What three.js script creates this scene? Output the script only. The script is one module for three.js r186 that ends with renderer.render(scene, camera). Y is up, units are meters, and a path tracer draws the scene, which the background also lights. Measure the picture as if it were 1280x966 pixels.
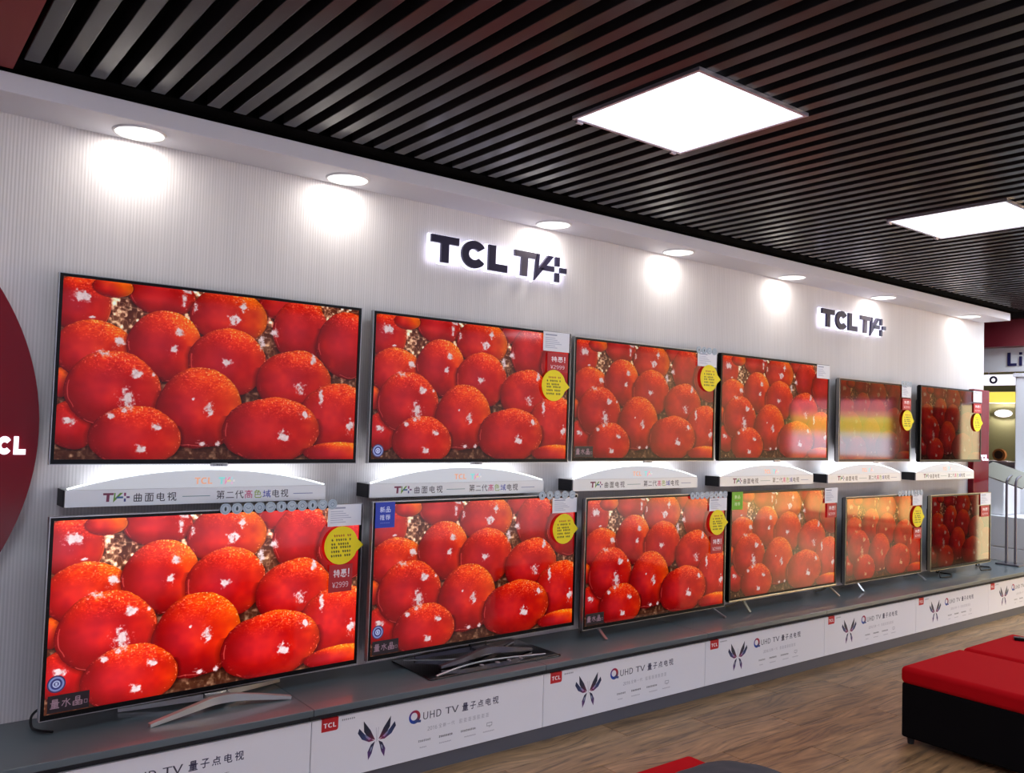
import * as THREE from 'three';
import { RoundedBoxGeometry } from 'three/addons/geometries/RoundedBoxGeometry.js';
import { mergeGeometries, toCreasedNormals } from 'three/addons/utils/BufferGeometryUtils.js';
import { RectAreaLightUniformsLib } from 'three/addons/lights/RectAreaLightUniformsLib.js';
RectAreaLightUniformsLib.init();

// ---------------------------------------------------------------- camera, sky, exposure
const scene = new THREE.Scene();
scene.background = new THREE.Color(0x000000);
const EYE = new THREE.Vector3(0, 1.5, 3.56);
const FOCAL = 1065.14, YAW = 0.65966, PITCH = 0.042065, ROLL = 0.03229;
const camera = new THREE.PerspectiveCamera(2 * Math.atan(483 / FOCAL) * 180 / Math.PI, 1280 / 966, 0.05, 80);
{
  const f = new THREE.Vector3(Math.sin(YAW) * Math.cos(PITCH), Math.sin(PITCH), -Math.cos(YAW) * Math.cos(PITCH));
  const r0 = new THREE.Vector3().crossVectors(f, new THREE.Vector3(0, 1, 0)).normalize();
  const u0 = new THREE.Vector3().crossVectors(r0, f);
  const r = r0.clone().multiplyScalar(Math.cos(ROLL)).addScaledVector(u0, Math.sin(ROLL));
  const u = u0.clone().multiplyScalar(Math.cos(ROLL)).addScaledVector(r0, -Math.sin(ROLL));
  camera.position.copy(EYE);
  camera.quaternion.setFromRotationMatrix(new THREE.Matrix4().makeBasis(r, u, f.clone().negate()));
}
const EXPOSURE = 1.07;
const PANEL_POWER = 9;          // radiance of the ceiling panels
const DOWN_POWER = 27;          // the soffit downlights
const ENTRANCE_POWER = 230;       // warm lamps over the cream tiled corridor beyond the shop
const HALL_POWER = 20;           // broad cool lights in the high bright hall behind the camera

// ---------------------------------------------------------------- helpers
let seed = 20160;
const rnd = () => { seed = (seed * 1664525 + 1013904223) >>> 0; return seed / 4294967296; };
const used = {};
function numbered(n) { const k = used[n] = (used[n] ?? -1) + 1; return k ? `${n}_${String(k).padStart(3, '0')}` : n; }
function shade(o) { o.traverse((m) => { if (m.isMesh) { m.castShadow = true; m.receiveShadow = true; } }); return o; }
function mesh(name, geo, mat, parent, x = 0, y = 0, z = 0) {
  const m = new THREE.Mesh(geo, mat); m.name = parent && parent !== scene ? name : numbered(name);
  m.position.set(x, y, z); m.castShadow = m.receiveShadow = true; (parent || scene).add(m); return m;
}
function thing(name, label, category, group, x = 0, y = 0, z = 0, ry = 0) {
  const g = new THREE.Group(); g.name = numbered(name); g.position.set(x, y, z); g.rotation.y = ry;
  g.userData = { label, category }; if (group) g.userData.group = group; scene.add(g); return g;
}
function tag(o, label, category, group) { o.userData = { label, category }; if (group) o.userData.group = group; return o; }
function struct(name, geo, mat, label, x = 0, y = 0, z = 0) {
  const m = mesh(name, geo, mat, scene, x, y, z); m.userData = { kind: 'structure', label, category: name.split('_')[0] }; return m;
}
const ORD = ['first', 'second', 'third', 'fourth', 'fifth', 'sixth', 'seventh', 'eighth'];
const box = (w, h, d) => new THREE.BoxGeometry(w, h, d);
const rbox = (w, h, d, r = 0.005, s = 2) => new RoundedBoxGeometry(w, h, d, s, Math.min(r, w / 2.01, h / 2.01, d / 2.01));
function boxUV(w, h, d) {                       // uv in metres
  const g = new THREE.BoxGeometry(w, h, d), p = g.attributes.position, n = g.attributes.normal, uv = g.attributes.uv;
  for (let i = 0; i < p.count; i++) {
    if (Math.abs(n.getX(i)) > 0.5) uv.setXY(i, p.getZ(i), p.getY(i));
    else if (Math.abs(n.getY(i)) > 0.5) uv.setXY(i, p.getX(i), p.getZ(i));
    else uv.setXY(i, p.getX(i), p.getY(i));
  }
  return g;
}
function extr(shape, depth, bevel = 0, curve = 12) {
  return new THREE.ExtrudeGeometry(shape, { depth, bevelEnabled: bevel > 0, bevelThickness: bevel, bevelSize: bevel, bevelSegments: 2, curveSegments: curve });
}
function poly(pts) { return new THREE.Shape(pts.map(([x, y]) => new THREE.Vector2(x, y))); }
function rectShape(x0, y0, x1, y1) { return poly([[x0, y0], [x1, y0], [x1, y1], [x0, y1]]); }
function frameShape(x0, y0, x1, y1, l, b, r, t) {
  const s = rectShape(x0, y0, x1, y1);
  s.holes.push(new THREE.Path([[x0 + l, y0 + b], [x0 + l, y1 - t], [x1 - r, y1 - t], [x1 - r, y0 + b]].map(([x, y]) => new THREE.Vector2(x, y))));
  return s;
}
function sweep(pts, wf, hf, n = 24) {           // flat bar swept along a curve: wf = horizontal thickness, hf = height
  const c = new THREE.CatmullRomCurve3(pts.map((p) => new THREE.Vector3(...p))), P = [], I = [];
  for (let i = 0; i <= n; i++) {
    const t = i / n, p = c.getPoint(t), q = c.getTangent(t), m = new THREE.Vector3(-q.z, 0, q.x).normalize();
    const up = new THREE.Vector3().crossVectors(m, q).normalize().multiplyScalar(-1); if (up.y < 0) up.negate();
    const w = wf(t) / 2, h = hf(t) / 2;
    for (const [a, b] of [[-1, -1], [1, -1], [1, 1], [-1, 1]]) P.push(p.x + m.x * w * a + up.x * h * b, p.y + up.y * h * b, p.z + m.z * w * a + up.z * h * b);
  }
  for (let i = 0; i < n; i++) for (let k = 0; k < 4; k++) {
    const a = i * 4 + k, b = i * 4 + (k + 1) % 4; I.push(a, b, a + 4, b, b + 4, a + 4);
  }
  const e = n * 4; I.push(0, 2, 1, 0, 3, 2, e, e + 1, e + 2, e, e + 2, e + 3);
  let g = new THREE.BufferGeometry(); g.setAttribute('position', new THREE.Float32BufferAttribute(P, 3)); g.setIndex(I);
  g.computeVertexNormals(); g = toCreasedNormals(g, 0.7);
  g.setAttribute('uv', new THREE.Float32BufferAttribute(new Float32Array(g.attributes.position.count * 2), 2));
  return g;
}
// smooth value noise
const NT = []; for (let i = 0; i < 4096; i++) NT.push(rnd());
function noise(x, y) {
  const xi = Math.floor(x), yi = Math.floor(y), fx = x - xi, fy = y - yi, h = (a, b) => NT[(((a * 73 + b * 179) % 4096) + 4096) % 4096];
  const sx = fx * fx * (3 - 2 * fx), sy = fy * fy * (3 - 2 * fy);
  return (h(xi, yi) * (1 - sx) + h(xi + 1, yi) * sx) * (1 - sy) + (h(xi, yi + 1) * (1 - sx) + h(xi + 1, yi + 1) * sx) * sy;
}
const fbm = (x, y) => 0.5 * noise(x, y) + 0.3 * noise(x * 2.1 + 7, y * 2.1 + 3) + 0.2 * noise(x * 4.3 + 1, y * 4.3 + 9);
function dataTex(w, h, fn, srgb = true) {
  const d = new Uint8Array(w * h * 4);
  for (let j = 0; j < h; j++) for (let i = 0; i < w; i++) { const c = fn(i, j), k = (j * w + i) * 4; d[k] = c[0]; d[k + 1] = c[1]; d[k + 2] = c[2]; d[k + 3] = 255; }
  const t = new THREE.DataTexture(d, w, h, THREE.RGBAFormat); t.wrapS = t.wrapT = THREE.RepeatWrapping;
  t.magFilter = THREE.LinearFilter; t.minFilter = THREE.LinearMipmapLinearFilter; t.generateMipmaps = true;
  if (srgb) t.colorSpace = THREE.SRGBColorSpace; t.needsUpdate = true; return t;
}
function canvasTex(w, h, draw) {
  const c = document.createElement('canvas'); c.width = w; c.height = h; const x = c.getContext('2d'); draw(x, w, h);
  const t = new THREE.CanvasTexture(c); t.colorSpace = THREE.SRGBColorSpace; t.anisotropy = 8; return t;
}
const std = (o) => new THREE.MeshStandardMaterial(o);
const phy = (o) => new THREE.MeshPhysicalMaterial(o);
const glow = (color, k, o = {}) => std({ color: 0x222222, emissive: color, emissiveIntensity: k, roughness: 0.6, ...o });
function rectLight(color, k, w, h, pos, at, parent = scene) {
  const l = new THREE.RectAreaLight(color, k, w, h); l.position.set(...pos); parent.add(l);
  if (parent === scene) l.lookAt(...at); else { l.lookAt(...at); }
  return l;
}

// ---------------------------------------------------------------- Chinese characters as pen strokes on a 100 x 100 grid
const B4 = (a, b, c, d) => [a, b, c, b, c, d, a, d, a, b];
const GLYPH = {
  曲: [B4(15, 28, 85, 90), [38, 6, 38, 90], [62, 6, 62, 90], [15, 58, 85, 58]],
  面: [[6, 12, 94, 12], [49, 12, 42, 30], B4(14, 30, 86, 92), [38, 30, 38, 92], [62, 30, 62, 92], [38, 50, 62, 50], [38, 70, 62, 70]],
  电: [B4(16, 22, 80, 66), [16, 44, 80, 44], [48, 4, 48, 82, 54, 92, 88, 92, 93, 76]],
  视: [[22, 4, 28, 14], [6, 22, 40, 22, 10, 58], [26, 44, 26, 96], [30, 50, 42, 62], [52, 60, 52, 10, 88, 10, 88, 60], [70, 22, 70, 50, 64, 74, 44, 94], [74, 60, 74, 86, 80, 92, 94, 92, 96, 76]],
  第: [[22, 3, 8, 20], [20, 11, 44, 11], [30, 11, 34, 20], [62, 3, 52, 20], [60, 11, 92, 11], [72, 11, 76, 20], [14, 30, 82, 30, 82, 48, 20, 48, 15, 68, 86, 68, 82, 88, 72, 91], [50, 24, 50, 97], [48, 68, 10, 94]],
  二: [[16, 24, 84, 24], [5, 84, 95, 84]],
  代: [[32, 4, 5, 50], [22, 32, 22, 97], [38, 40, 94, 30], [58, 6, 66, 58, 80, 88, 92, 92, 95, 76], [74, 8, 86, 19]],
  高: [[50, 2, 50, 14], [6, 16, 94, 16], B4(30, 26, 70, 42), [12, 97, 12, 54, 88, 54, 88, 90, 80, 95], B4(34, 66, 66, 86)],
  色: [[36, 3, 12, 32], [32, 13, 66, 13, 56, 30], B4(20, 30, 80, 58), [50, 30, 50, 58], [20, 58, 20, 84, 28, 92, 86, 92, 93, 74]],
  域: [[5, 34, 35, 34], [20, 9, 20, 80], [3, 86, 37, 75], [38, 26, 95, 26], B4(44, 42, 62, 62), [40, 79, 64, 73], [68, 4, 74, 55, 90, 91, 97, 74], [90, 44, 60, 93], [82, 7, 91, 18]],
  量: [B4(26, 4, 74, 28), [26, 16, 74, 16], [5, 38, 95, 38], B4(22, 46, 78, 70), [22, 58, 78, 58], [50, 46, 50, 94], [14, 82, 86, 82], [5, 95, 95, 95]],
  子: [[20, 9, 78, 9, 50, 34], [50, 34, 50, 88, 38, 93, 28, 87], [5, 52, 95, 52]],
  点: [[50, 3, 50, 36], [50, 19, 88, 19], B4(22, 36, 78, 62), [18, 74, 9, 93], [38, 76, 42, 93], [60, 76, 66, 93], [80, 74, 92, 93]],
  新: [[28, 3, 32, 12], [6, 16, 54, 16], [18, 22, 22, 34], [42, 22, 38, 34], [3, 38, 57, 38], [7, 56, 53, 56], [30, 38, 30, 95, 22, 91], [22, 64, 7, 87], [40, 64, 51, 81], [90, 6, 63, 16, 63, 60, 54, 95], [63, 42, 97, 42], [82, 42, 82, 97]],
  品: [B4(30, 7, 70, 40), B4(7, 54, 44, 93), B4(56, 54, 93, 93)],
  推: [[5, 26, 38, 26], [22, 4, 22, 87, 12, 91], [5, 63, 38, 50], [57, 4, 42, 40], [52, 26, 52, 97], [52, 26, 95, 26], [72, 6, 78, 18], [52, 48, 91, 48], [52, 68, 91, 68], [52, 91, 97, 91], [72, 26, 72, 91]],
  荐: [[5, 16, 95, 16], [34, 5, 34, 26], [66, 5, 66, 26], [7, 36, 93, 36], [40, 26, 7, 67], [26, 54, 26, 97], [44, 50, 84, 50, 64, 62], [64, 62, 64, 91, 54, 95], [38, 73, 95, 73]],
  特: [[16, 13, 9, 37], [5, 30, 40, 30], [24, 5, 24, 96], [3, 67, 40, 54], [48, 20, 92, 20], [69, 4, 69, 38], [42, 38, 97, 38], [42, 57, 97, 57], [82, 42, 82, 90, 70, 91], [55, 66, 64, 79]],
  惠: [[11, 12, 89, 12], [50, 3, 50, 50], B4(24, 22, 76, 44), [24, 33, 76, 33], [7, 53, 93, 50], [14, 67, 7, 88], [30, 66, 32, 88, 39, 93, 70, 93, 73, 80], [48, 62, 56, 75], [82, 64, 93, 81]],
  水: [[50, 3, 50, 91, 38, 94], [9, 30, 38, 30, 7, 81], [85, 18, 58, 40], [52, 34, 93, 85]],
  晶: [B4(30, 4, 70, 42), [30, 23, 70, 23], B4(6, 53, 44, 95), [6, 74, 44, 74], B4(56, 53, 94, 95), [56, 74, 94, 74]],
  全: [[50, 3, 5, 41], [50, 3, 95, 41], [24, 44, 76, 44], [28, 67, 72, 67], [9, 93, 91, 93], [50, 44, 50, 93]],
  一: [[7, 50, 93, 50]],
};
function hanzi(c, text, x, y, size, color, weight = 0.09, gap = 0.1) {
  c.lineCap = 'butt'; c.lineJoin = 'miter'; c.lineWidth = size * weight;
  let k = 0;
  for (const ch of text) {
    c.strokeStyle = Array.isArray(color) ? color[k] : color; const ox = x + k * size * (1 + gap); k++;
    for (const s of GLYPH[ch] || []) {
      c.beginPath(); c.moveTo(ox + s[0] * size / 100, y + s[1] * size / 100);
      for (let i = 2; i < s.length; i += 2) c.lineTo(ox + s[i] * size / 100, y + s[i + 1] * size / 100);
      c.stroke();
    }
  }
  return x + k * size * (1 + gap);
}
function latin(c, s, x, y, px, color, weight = 'bold', stretch) {
  c.save(); c.font = `${weight} ${px}px sans-serif`; c.fillStyle = color; c.textBaseline = 'alphabetic'; c.translate(x, y);
  if (stretch) c.scale(stretch / c.measureText(s).width, 1);
  c.fillText(s, 0, 0); c.restore();
}

// ---------------------------------------------------------------- materials
const ribTex = dataTex(512, 8, (i) => { const p = (i % 16) / 16, r = 0.5 - 0.5 * Math.cos(p * 2 * Math.PI), v = 255 * (0.75 * r + 0.25 * noise(i * 0.21, 3)); return [v, v, v]; }, false);
const ribCol = dataTex(512, 8, (i) => { const p = (i % 16) / 16, v = 228 + 8 * Math.cos(p * 2 * Math.PI) + 9 * (noise(i * 0.17, 9) - 0.5); return [v, v - 1, v - 1]; });
for (const t of [ribTex, ribCol]) t.repeat.set(2.6, 1);
const M = {
  wall: std({ color: 0xf2efef, map: ribCol, bumpMap: ribTex, bumpScale: 0.0005, roughness: 0.75 }),
  white: std({ color: 0xe6e5e8, roughness: 0.6 }),
  soffit: std({ color: 0xdcdce6, roughness: 0.55 }),
  slat: phy({ color: 0x1b1a1c, roughness: 0.6, metalness: 0, specularIntensity: 0.3, clearcoat: 0.55, clearcoatRoughness: 0.2 }),
  black: phy({ color: 0x030303, roughness: 1, specularIntensity: 0.1 }),
  plenum: std({ color: 0x070607, roughness: 1 }),
  redCeil: std({ color: 0x8a3434, roughness: 0.7 }),
  alu: std({ color: 0xb9b7c4, roughness: 0.35, metalness: 0.85 }),
  chrome: std({ color: 0xd6d4d0, roughness: 0.32, metalness: 0.75 }),
  silver: std({ color: 0xaaa9ac, roughness: 0.3, metalness: 0.9 }),
  darkSilver: std({ color: 0x6d6a74, roughness: 0.32, metalness: 0.8 }),
  champagne: std({ color: 0xc2b8a0, roughness: 0.3, metalness: 0.85 }),
  bezel: phy({ color: 0x070608, roughness: 0.3, specularIntensity: 0.35 }),
  housing: std({ color: 0x121114, roughness: 0.55 }),
  counter: phy({ color: 0x5c686d, roughness: 0.4, clearcoat: 0.45, clearcoatRoughness: 0.07 }),
  plinth: std({ color: 0x56565e, roughness: 0.5 }),
  carcass: std({ color: 0x2b2a2e, roughness: 0.7 }),
  redGloss: phy({ color: 0x7c0d1c, roughness: 0.12, ior: 1.3 }),
  redFabric: phy({ color: 0xb00812, roughness: 1, specularIntensity: 0.25 }),
  blackFabric: phy({ color: 0x080709, roughness: 0.9, specularIntensity: 0.25 }),
  greyFabric: std({ color: 0x3a383d, roughness: 0.9 }),
  letter: std({ color: 0x2a2440, roughness: 0.35, metalness: 0.3 }),
  letterGrey: std({ color: 0x56505e, roughness: 0.35, metalness: 0.4 }),
  halo: glow(0xe9e6ff, 1.7),
  lampFace: glow(0xfffdfa, 1.6),
  panelFace: glow(0xfaf7ff, 1.5),
  cable: std({ color: 0x141314, roughness: 0.6 }),
  rubber: std({ color: 0x101012, roughness: 0.7 }),
};
const fabricBump = dataTex(128, 128, (i, j) => { const v = 128 + 60 * (noise(i * 0.9, j * 0.9) - 0.5) + 50 * ((i + j) % 2); return [v, v, v]; }, false);
for (const m of [M.redFabric, M.blackFabric, M.greyFabric]) { m.bumpMap = fabricBump; m.bumpScale = 0.0008; }

// ---------------------------------------------------------------- the setting: wall, soffit, ceiling, floor
const WALL_END = 8.3, SLAT_Y = 2.645;
{
  const w = struct('wall_back', boxUV(WALL_END + 4, 2.8, 0.16), M.wall, 'pale vertically ribbed display wall behind the TVs', (WALL_END - 4) / 2, 1.4, -0.08);
  w.userData.category = 'wall';
  const s = struct('trim_1', rbox(8.24 + 4, 0.068, 0.252, 0.004), M.soffit, 'white soffit along the top of the display wall', (8.24 - 4) / 2, 2.596, 0.126); s.userData.category = 'soffit';
  const t = struct('trim_2', box(8.3 + 3.6, 0.085, 0.095), M.black, 'black edge channel of the slatted ceiling', (8.3 - 3.6) / 2 + 0.02, SLAT_Y + 0.0425, 0.302); t.userData.category = 'edge channel';
  const t2 = struct('trim_3', box(8.3 + 3.6, 0.1, 0.2), M.black, 'black infill above the white soffit', (8.3 - 3.6) / 2 + 0.02, 2.69, 0.15); t2.userData.category = 'infill';
  const rc = struct('ceiling', box(4.4, 0.05, 5.4), M.redCeil, 'dull red flat ceiling beside the black slats', 0.378 - 2.2, SLAT_Y + 0.02, 2.96);
  rc.userData.category = 'ceiling';
}
{
  const c = new THREE.Group(); c.name = numbered('ceiling'); c.userData = { kind: 'structure', label: 'dark slatted metal ceiling over the shop', category: 'ceiling' }; scene.add(c);
  const roof = mesh('plenum', box(17.6, 0.05, 8.9), M.plenum, c, 4.7, 3.1, 1.3);
  const g1 = rbox(0.05, 0.06, 5.3, 0.003, 1);
  for (let i = 0; i < 83; i++) {
    const x = 0.396 + 0.025 + i * 0.1;
    mesh('slat', g1, M.slat, c, x, SLAT_Y + 0.03, 0.36 + 2.65);
  }
  const g3 = rbox(0.05, 0.06, 8.66, 0.003, 1);
  for (let i = 83; i < 128; i++) mesh('slat', g3, M.slat, c, 0.421 + i * 0.1, SLAT_Y + 0.03, -3 + 4.33);
}
{
  // wood planks: individual boards on a slab
  const woods = [], tones = [[146, 112, 76], [152, 118, 81], [136, 103, 69], [156, 122, 87], [141, 109, 76]];
  for (let k = 0; k < 5; k++) {
    const [r, g, b] = tones[k], t = dataTex(512, 96, (i, j) => {
      const s = fbm(i * 0.012 + k * 31, j * 0.14 + 6 * noise(i * 0.006 + k * 5, j * 0.02)), f = noise(i * 0.05 + k * 11, j * 0.9), q = fbm(i * 0.02 + 50 * k, j * 0.045);
      const m = 0.62 + 0.62 * s + 0.1 * (f - 0.5) + 0.25 * (q - 0.5), dk = s < 0.36 ? 0.86 : 1;
      return [Math.min(255, r * m * dk), Math.min(255, g * m * dk), Math.min(255, b * m * dk * (0.94 + 0.1 * q))];
    });
    woods.push(std({ color: 0xffffff, map: t, roughness: 0.38 }));
  }
  const fl = new THREE.Group(); fl.name = numbered('floor'); fl.userData = { kind: 'structure', label: 'brown wood plank floor in front of the TV wall', category: 'floor' }; scene.add(fl);
  mesh('slab', box(17, 0.1, 9), std({ color: 0x2a2019, roughness: 0.9 }), fl, 4.5, -0.063, 1.2);
  const LEN = 1.22, WID = 0.195, geos = [];
  for (let v = 0; v < 4; v++) {
    const g = rbox(LEN - 0.0025, 0.012, WID - 0.0025, 0.0015, 1), p = g.attributes.position, uv = g.attributes.uv;
    for (let i = 0; i < p.count; i++) uv.setXY(i, (p.getX(i) / LEN + 0.5) * (v & 1 ? -1 : 1), (p.getZ(i) / WID + 0.5) * (v & 2 ? -1 : 1));
    geos.push(g);
  }
  for (let j = 0; j < 21; j++) {
    const off = [0, 0.47, 0.86, 0.23, 0.65][j % 5];
    for (let i = 0; i < 11; i++) mesh('plank', geos[Math.floor(rnd() * 4)], woods[Math.floor(rnd() * 5)], fl, -0.6 + off + LEN * (i + 0.5), -0.006, 0.42 + WID * (j + 0.5));
  }
  const rest = woods[1].clone(); rest.map = woods[1].map.clone(); rest.map.repeat.set(0.8, 5);
  mesh('far_boards', boxUV(14, 0.012, 1.18), rest, fl, 6, -0.006, 0.42 + 21 * WID + 0.59);
  mesh('far_boards', boxUV(4.2, 0.012, 4.4), rest, fl, 10.8, -0.006, -1.78);
}

// ---------------------------------------------------------------- ceiling lights
function panelLight(x, z, label, power = PANEL_POWER) {
  const t = thing('ceiling_panel_light', label, 'panel light', 'square ceiling light panels', x, SLAT_Y - 0.013, z);
  mesh('frame', (() => { const g = extr(frameShape(-0.3, -0.3, 0.3, 0.3, 0.012, 0.012, 0.012, 0.012), 0.012, 0); g.rotateX(Math.PI / 2); g.translate(0, 0.012, 0); return g; })(), M.alu, t);
  mesh('diffuser', box(0.576, 0.006, 0.576), M.panelFace, t, 0, 0.006, 0);
  mesh('clip', box(0.03, 0.016, 0.012), M.alu, t, -0.26, 0.002, -0.305); mesh('clip', box(0.03, 0.016, 0.012), M.alu, t, 0.26, 0.002, -0.305);
  rectLight(0xe2f0ff, power, 0.57, 0.57, [x, SLAT_Y - 0.018, z], [x, 0, z]).name = 'panel_lamp';
}
panelLight(2.365, 1.51, 'square white light panel in the slats above the first wall logo');
panelLight(4.61, 1.51, 'square white light panel in the slats toward the far wall logo');
panelLight(0.02, 1.51, 'square white light panel beside the red ceiling');
panelLight(6.6, 1.51, 'square white light panel above the far end of the TV row');
panelLight(8.4, 0.85, 'square white light panel near the red bulkhead', 26);
panelLight(9.33, 0.5, 'square white light panel between header board and white pillar', 30);
panelLight(11.9, 0.2, 'square white light panel over the neighbouring stand');
for (const [x, l] of [[1.2, 'near the red ceiling'], [4.61, 'in the middle'], [7.6, 'toward the tiled corridor']]) panelLight(x, 3.9, `square white light panel of the second row ${l}`);
panelLight(6.85, 5.15, 'square white light panel of the third row');

const ringGeo = new THREE.TorusGeometry(0.092, 0.006, 8, 40).rotateX(Math.PI / 2), discGeo = new THREE.CylinderGeometry(0.088, 0.088, 0.006, 40);
[0.825, 1.705, 2.915, 3.91, 5.08, 6.285, 7.73].forEach((x, i) => {
  const t = thing('downlight', `round white downlight in the soffit, ${ORD[i]} from the red disc`, 'downlight', 'soffit downlights', x, 2.562, 0.118);
  mesh('trim_ring', ringGeo, M.white, t, 0, -0.001, 0);
  mesh('lamp_face', discGeo, M.lampFace, t, 0, -0.002, 0);
  rectLight(0xfff8f0, DOWN_POWER, 0.15, 0.15, [x, 2.555, 0.118], [x, 0, 0.118]).name = 'downlight_lamp';
});

// ---------------------------------------------------------------- cabinets
function tvPlus(c, x, y, h, col) {               // the TV+ mark, h high
  const k = h / 0.143, P = (pts, f) => { c.fillStyle = f; c.beginPath(); pts.forEach(([a, b], i) => c[i ? 'lineTo' : 'moveTo'](x + a * k, y + (0.13 - b) * k)); c.closePath(); c.fill(); };
  TVP.forEach(([pts], i) => P(pts, Array.isArray(col) ? col[i % col.length] : col));
}
const TVP = [
  [[[0, 0.13], [0.145, 0.13], [0.14, 0.1], [0.088, 0.1], [0.084, 0], [0.044, 0], [0.048, 0.1], [0.002, 0.1]]],
  [[[0.15, 0.13], [0.168, 0.13], [0.162, 0.052], [0.228, 0.13], [0.268, 0.13], [0.137, -0.013]]],
  [[[0.193, 0.075], [0.272, 0.075], [0.272, 0.048], [0.172, 0.048]]],
  [[[0.284, 0.13], [0.31, 0.13], [0.31, 0.082], [0.284, 0.082]]],
  [[[0.284, 0.043], [0.31, 0.043], [0.31, -0.004], [0.284, -0.004]]],
  [[[0.318, 0.075], [0.362, 0.075], [0.362, 0.049], [0.318, 0.049]]],
];
const panelTex = canvasTex(1416, 295, (c, w, h) => {
  const s = 1200, X = (v) => v * s;
  c.fillStyle = '#f1eff3'; c.fillRect(0, 0, w, h);
  // red tag
  c.fillStyle = '#c8141e'; c.beginPath(); c.moveTo(X(0.042), 0); c.lineTo(X(0.114), 0); c.lineTo(X(0.114), X(0.038)); c.quadraticCurveTo(X(0.114), X(0.05), X(0.104), X(0.05)); c.lineTo(X(0.042), X(0.05)); c.fill();
  latin(c, 'TCL', X(0.05), X(0.036), X(0.026), '#ffffff', 'bold', X(0.056));
  c.fillStyle = '#8d8a92'; for (let i = 0; i < 7; i++) { c.fillRect(X(0.13 + i * 0.0085), X(0.015), X(0.006), X(0.003)); c.fillRect(X(0.132 + i * 0.0085), X(0.013), X(0.0022), X(0.008)); }
  // butterfly
  const wing = (pts, cols) => { const g = c.createLinearGradient(X(pts[0][0]), X(pts[0][1]), X(pts[2][0]), X(pts[2][1])); cols.forEach((k, i) => g.addColorStop(i / (cols.length - 1), k)); c.fillStyle = g; c.beginPath(); pts.forEach(([a, b], i) => c[i ? 'lineTo' : 'moveTo'](X(a), X(b))); c.closePath(); c.fill(); };
  for (const m of [-1, 1]) {
    const f = (pts) => pts.map(([a, b]) => [0.291 + m * a, b]);
    wing(f([[0.008, 0.124], [0.03, 0.082], [0.063, 0.04], [0.06, 0.082], [0.04, 0.112]]), ['#7a1434', '#24283c', '#11162c']);
    wing(f([[0.012, 0.126], [0.045, 0.106], [0.082, 0.066], [0.088, 0.084], [0.068, 0.112], [0.036, 0.128]]), ['#a01a48', '#30406e', '#141b3c']);
    wing(f([[0.026, 0.116], [0.05, 0.098], [0.06, 0.09], [0.05, 0.108], [0.036, 0.12]]), ['#c77bb0', '#8a92b6', '#56608c']);
    wing(f([[0.008, 0.13], [0.026, 0.14], [0.041, 0.168], [0.037, 0.2], [0.022, 0.176], [0.016, 0.152]]), ['#2a1f3c', '#1c2140', '#56306c']);
    wing(f([[0.017, 0.146], [0.027, 0.152], [0.031, 0.17], [0.024, 0.166]]), ['#6a6f90', '#9aa0b8', '#6a6f90']);
  }
  c.strokeStyle = '#b9b4bd'; c.lineWidth = 2; c.beginPath(); c.moveTo(X(0.291), X(0.135)); c.lineTo(X(0.286), X(0.075)); c.moveTo(X(0.291), X(0.135)); c.lineTo(X(0.298), X(0.075)); c.stroke();
  // Q ring
  const cx = X(0.468), cy = X(0.066);
  for (let i = 0; i < 36; i++) { const a = i / 36 * 2 * Math.PI; c.strokeStyle = `rgb(${Math.round(90 + 90 * Math.sin(a + 2.6))},${Math.round(40 + 25 * Math.sin(a))},${Math.round(110 + 60 * Math.sin(a - 0.8))})`; c.lineWidth = X(0.012 + 0.004 * Math.sin(a * 1 + 1)); c.beginPath(); c.ellipse(cx, cy, X(0.022), X(0.022), 0, a, a + 0.2); c.stroke(); }
  c.strokeStyle = '#344a86'; c.lineWidth = X(0.01); c.beginPath(); c.moveTo(X(0.472), X(0.086)); c.lineTo(X(0.501), X(0.089)); c.stroke();
  latin(c, 'UHD', X(0.508), X(0.086), X(0.042), '#3b3848', '300', X(0.098));
  latin(c, 'TV', X(0.624), X(0.083), X(0.04), '#3b3848', '300', X(0.07));
  hanzi(c, '量子点电视', X(0.712), X(0.052), X(0.035), '#2b2744', 0.095, 0.19);
  latin(c, '2016', X(0.535), X(0.136), X(0.023), '#aeaab2', 'normal');
  hanzi(c, '全新一代', X(0.592), X(0.118), X(0.018), '#b0acb4', 0.08, 0.22);
  for (let i = 0; i < 7; i++) { const x = 0.7 + i * 0.024; c.strokeStyle = '#b0acb4'; c.lineWidth = 1.8; for (let k = 0; k < 4; k++) { c.beginPath(); c.moveTo(X(x), X(0.12 + k * 0.005)); c.lineTo(X(x + 0.017), X(0.12 + k * 0.005)); c.stroke(); } c.beginPath(); c.moveTo(X(x + 0.004 + 0.002 * (i % 4)), X(0.118)); c.lineTo(X(x + 0.004 + 0.002 * (i % 4)), X(0.136)); c.stroke(); }
  [[0.492, 0.055, 0.5], [0.596, 0.07, 0.95], [0.71, 0.08, 0.7]].forEach(([x, l, k]) => { for (let i = 0; i < l / 0.009; i++) { const v = Math.round(190 - 120 * k); c.fillStyle = `rgb(${v},${v - 4},${v})`; c.fillRect(X(x + i * 0.009), X(0.17 + 0.001 * (i % 3)), X(0.007), X(0.0025)); c.fillRect(X(x + i * 0.009), X(0.175), X(0.006), X(0.0025)); c.fillRect(X(x + 0.002 + i * 0.009), X(0.169), X(0.002), X(0.0095)); } });
  c.strokeStyle = '#7c7882'; c.lineWidth = 2.2; c.strokeRect(X(0.852), X(0.164), X(0.028), X(0.013)); c.beginPath(); c.moveTo(X(0.862), X(0.182)); c.lineTo(X(0.872), X(0.182)); c.stroke();
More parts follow.
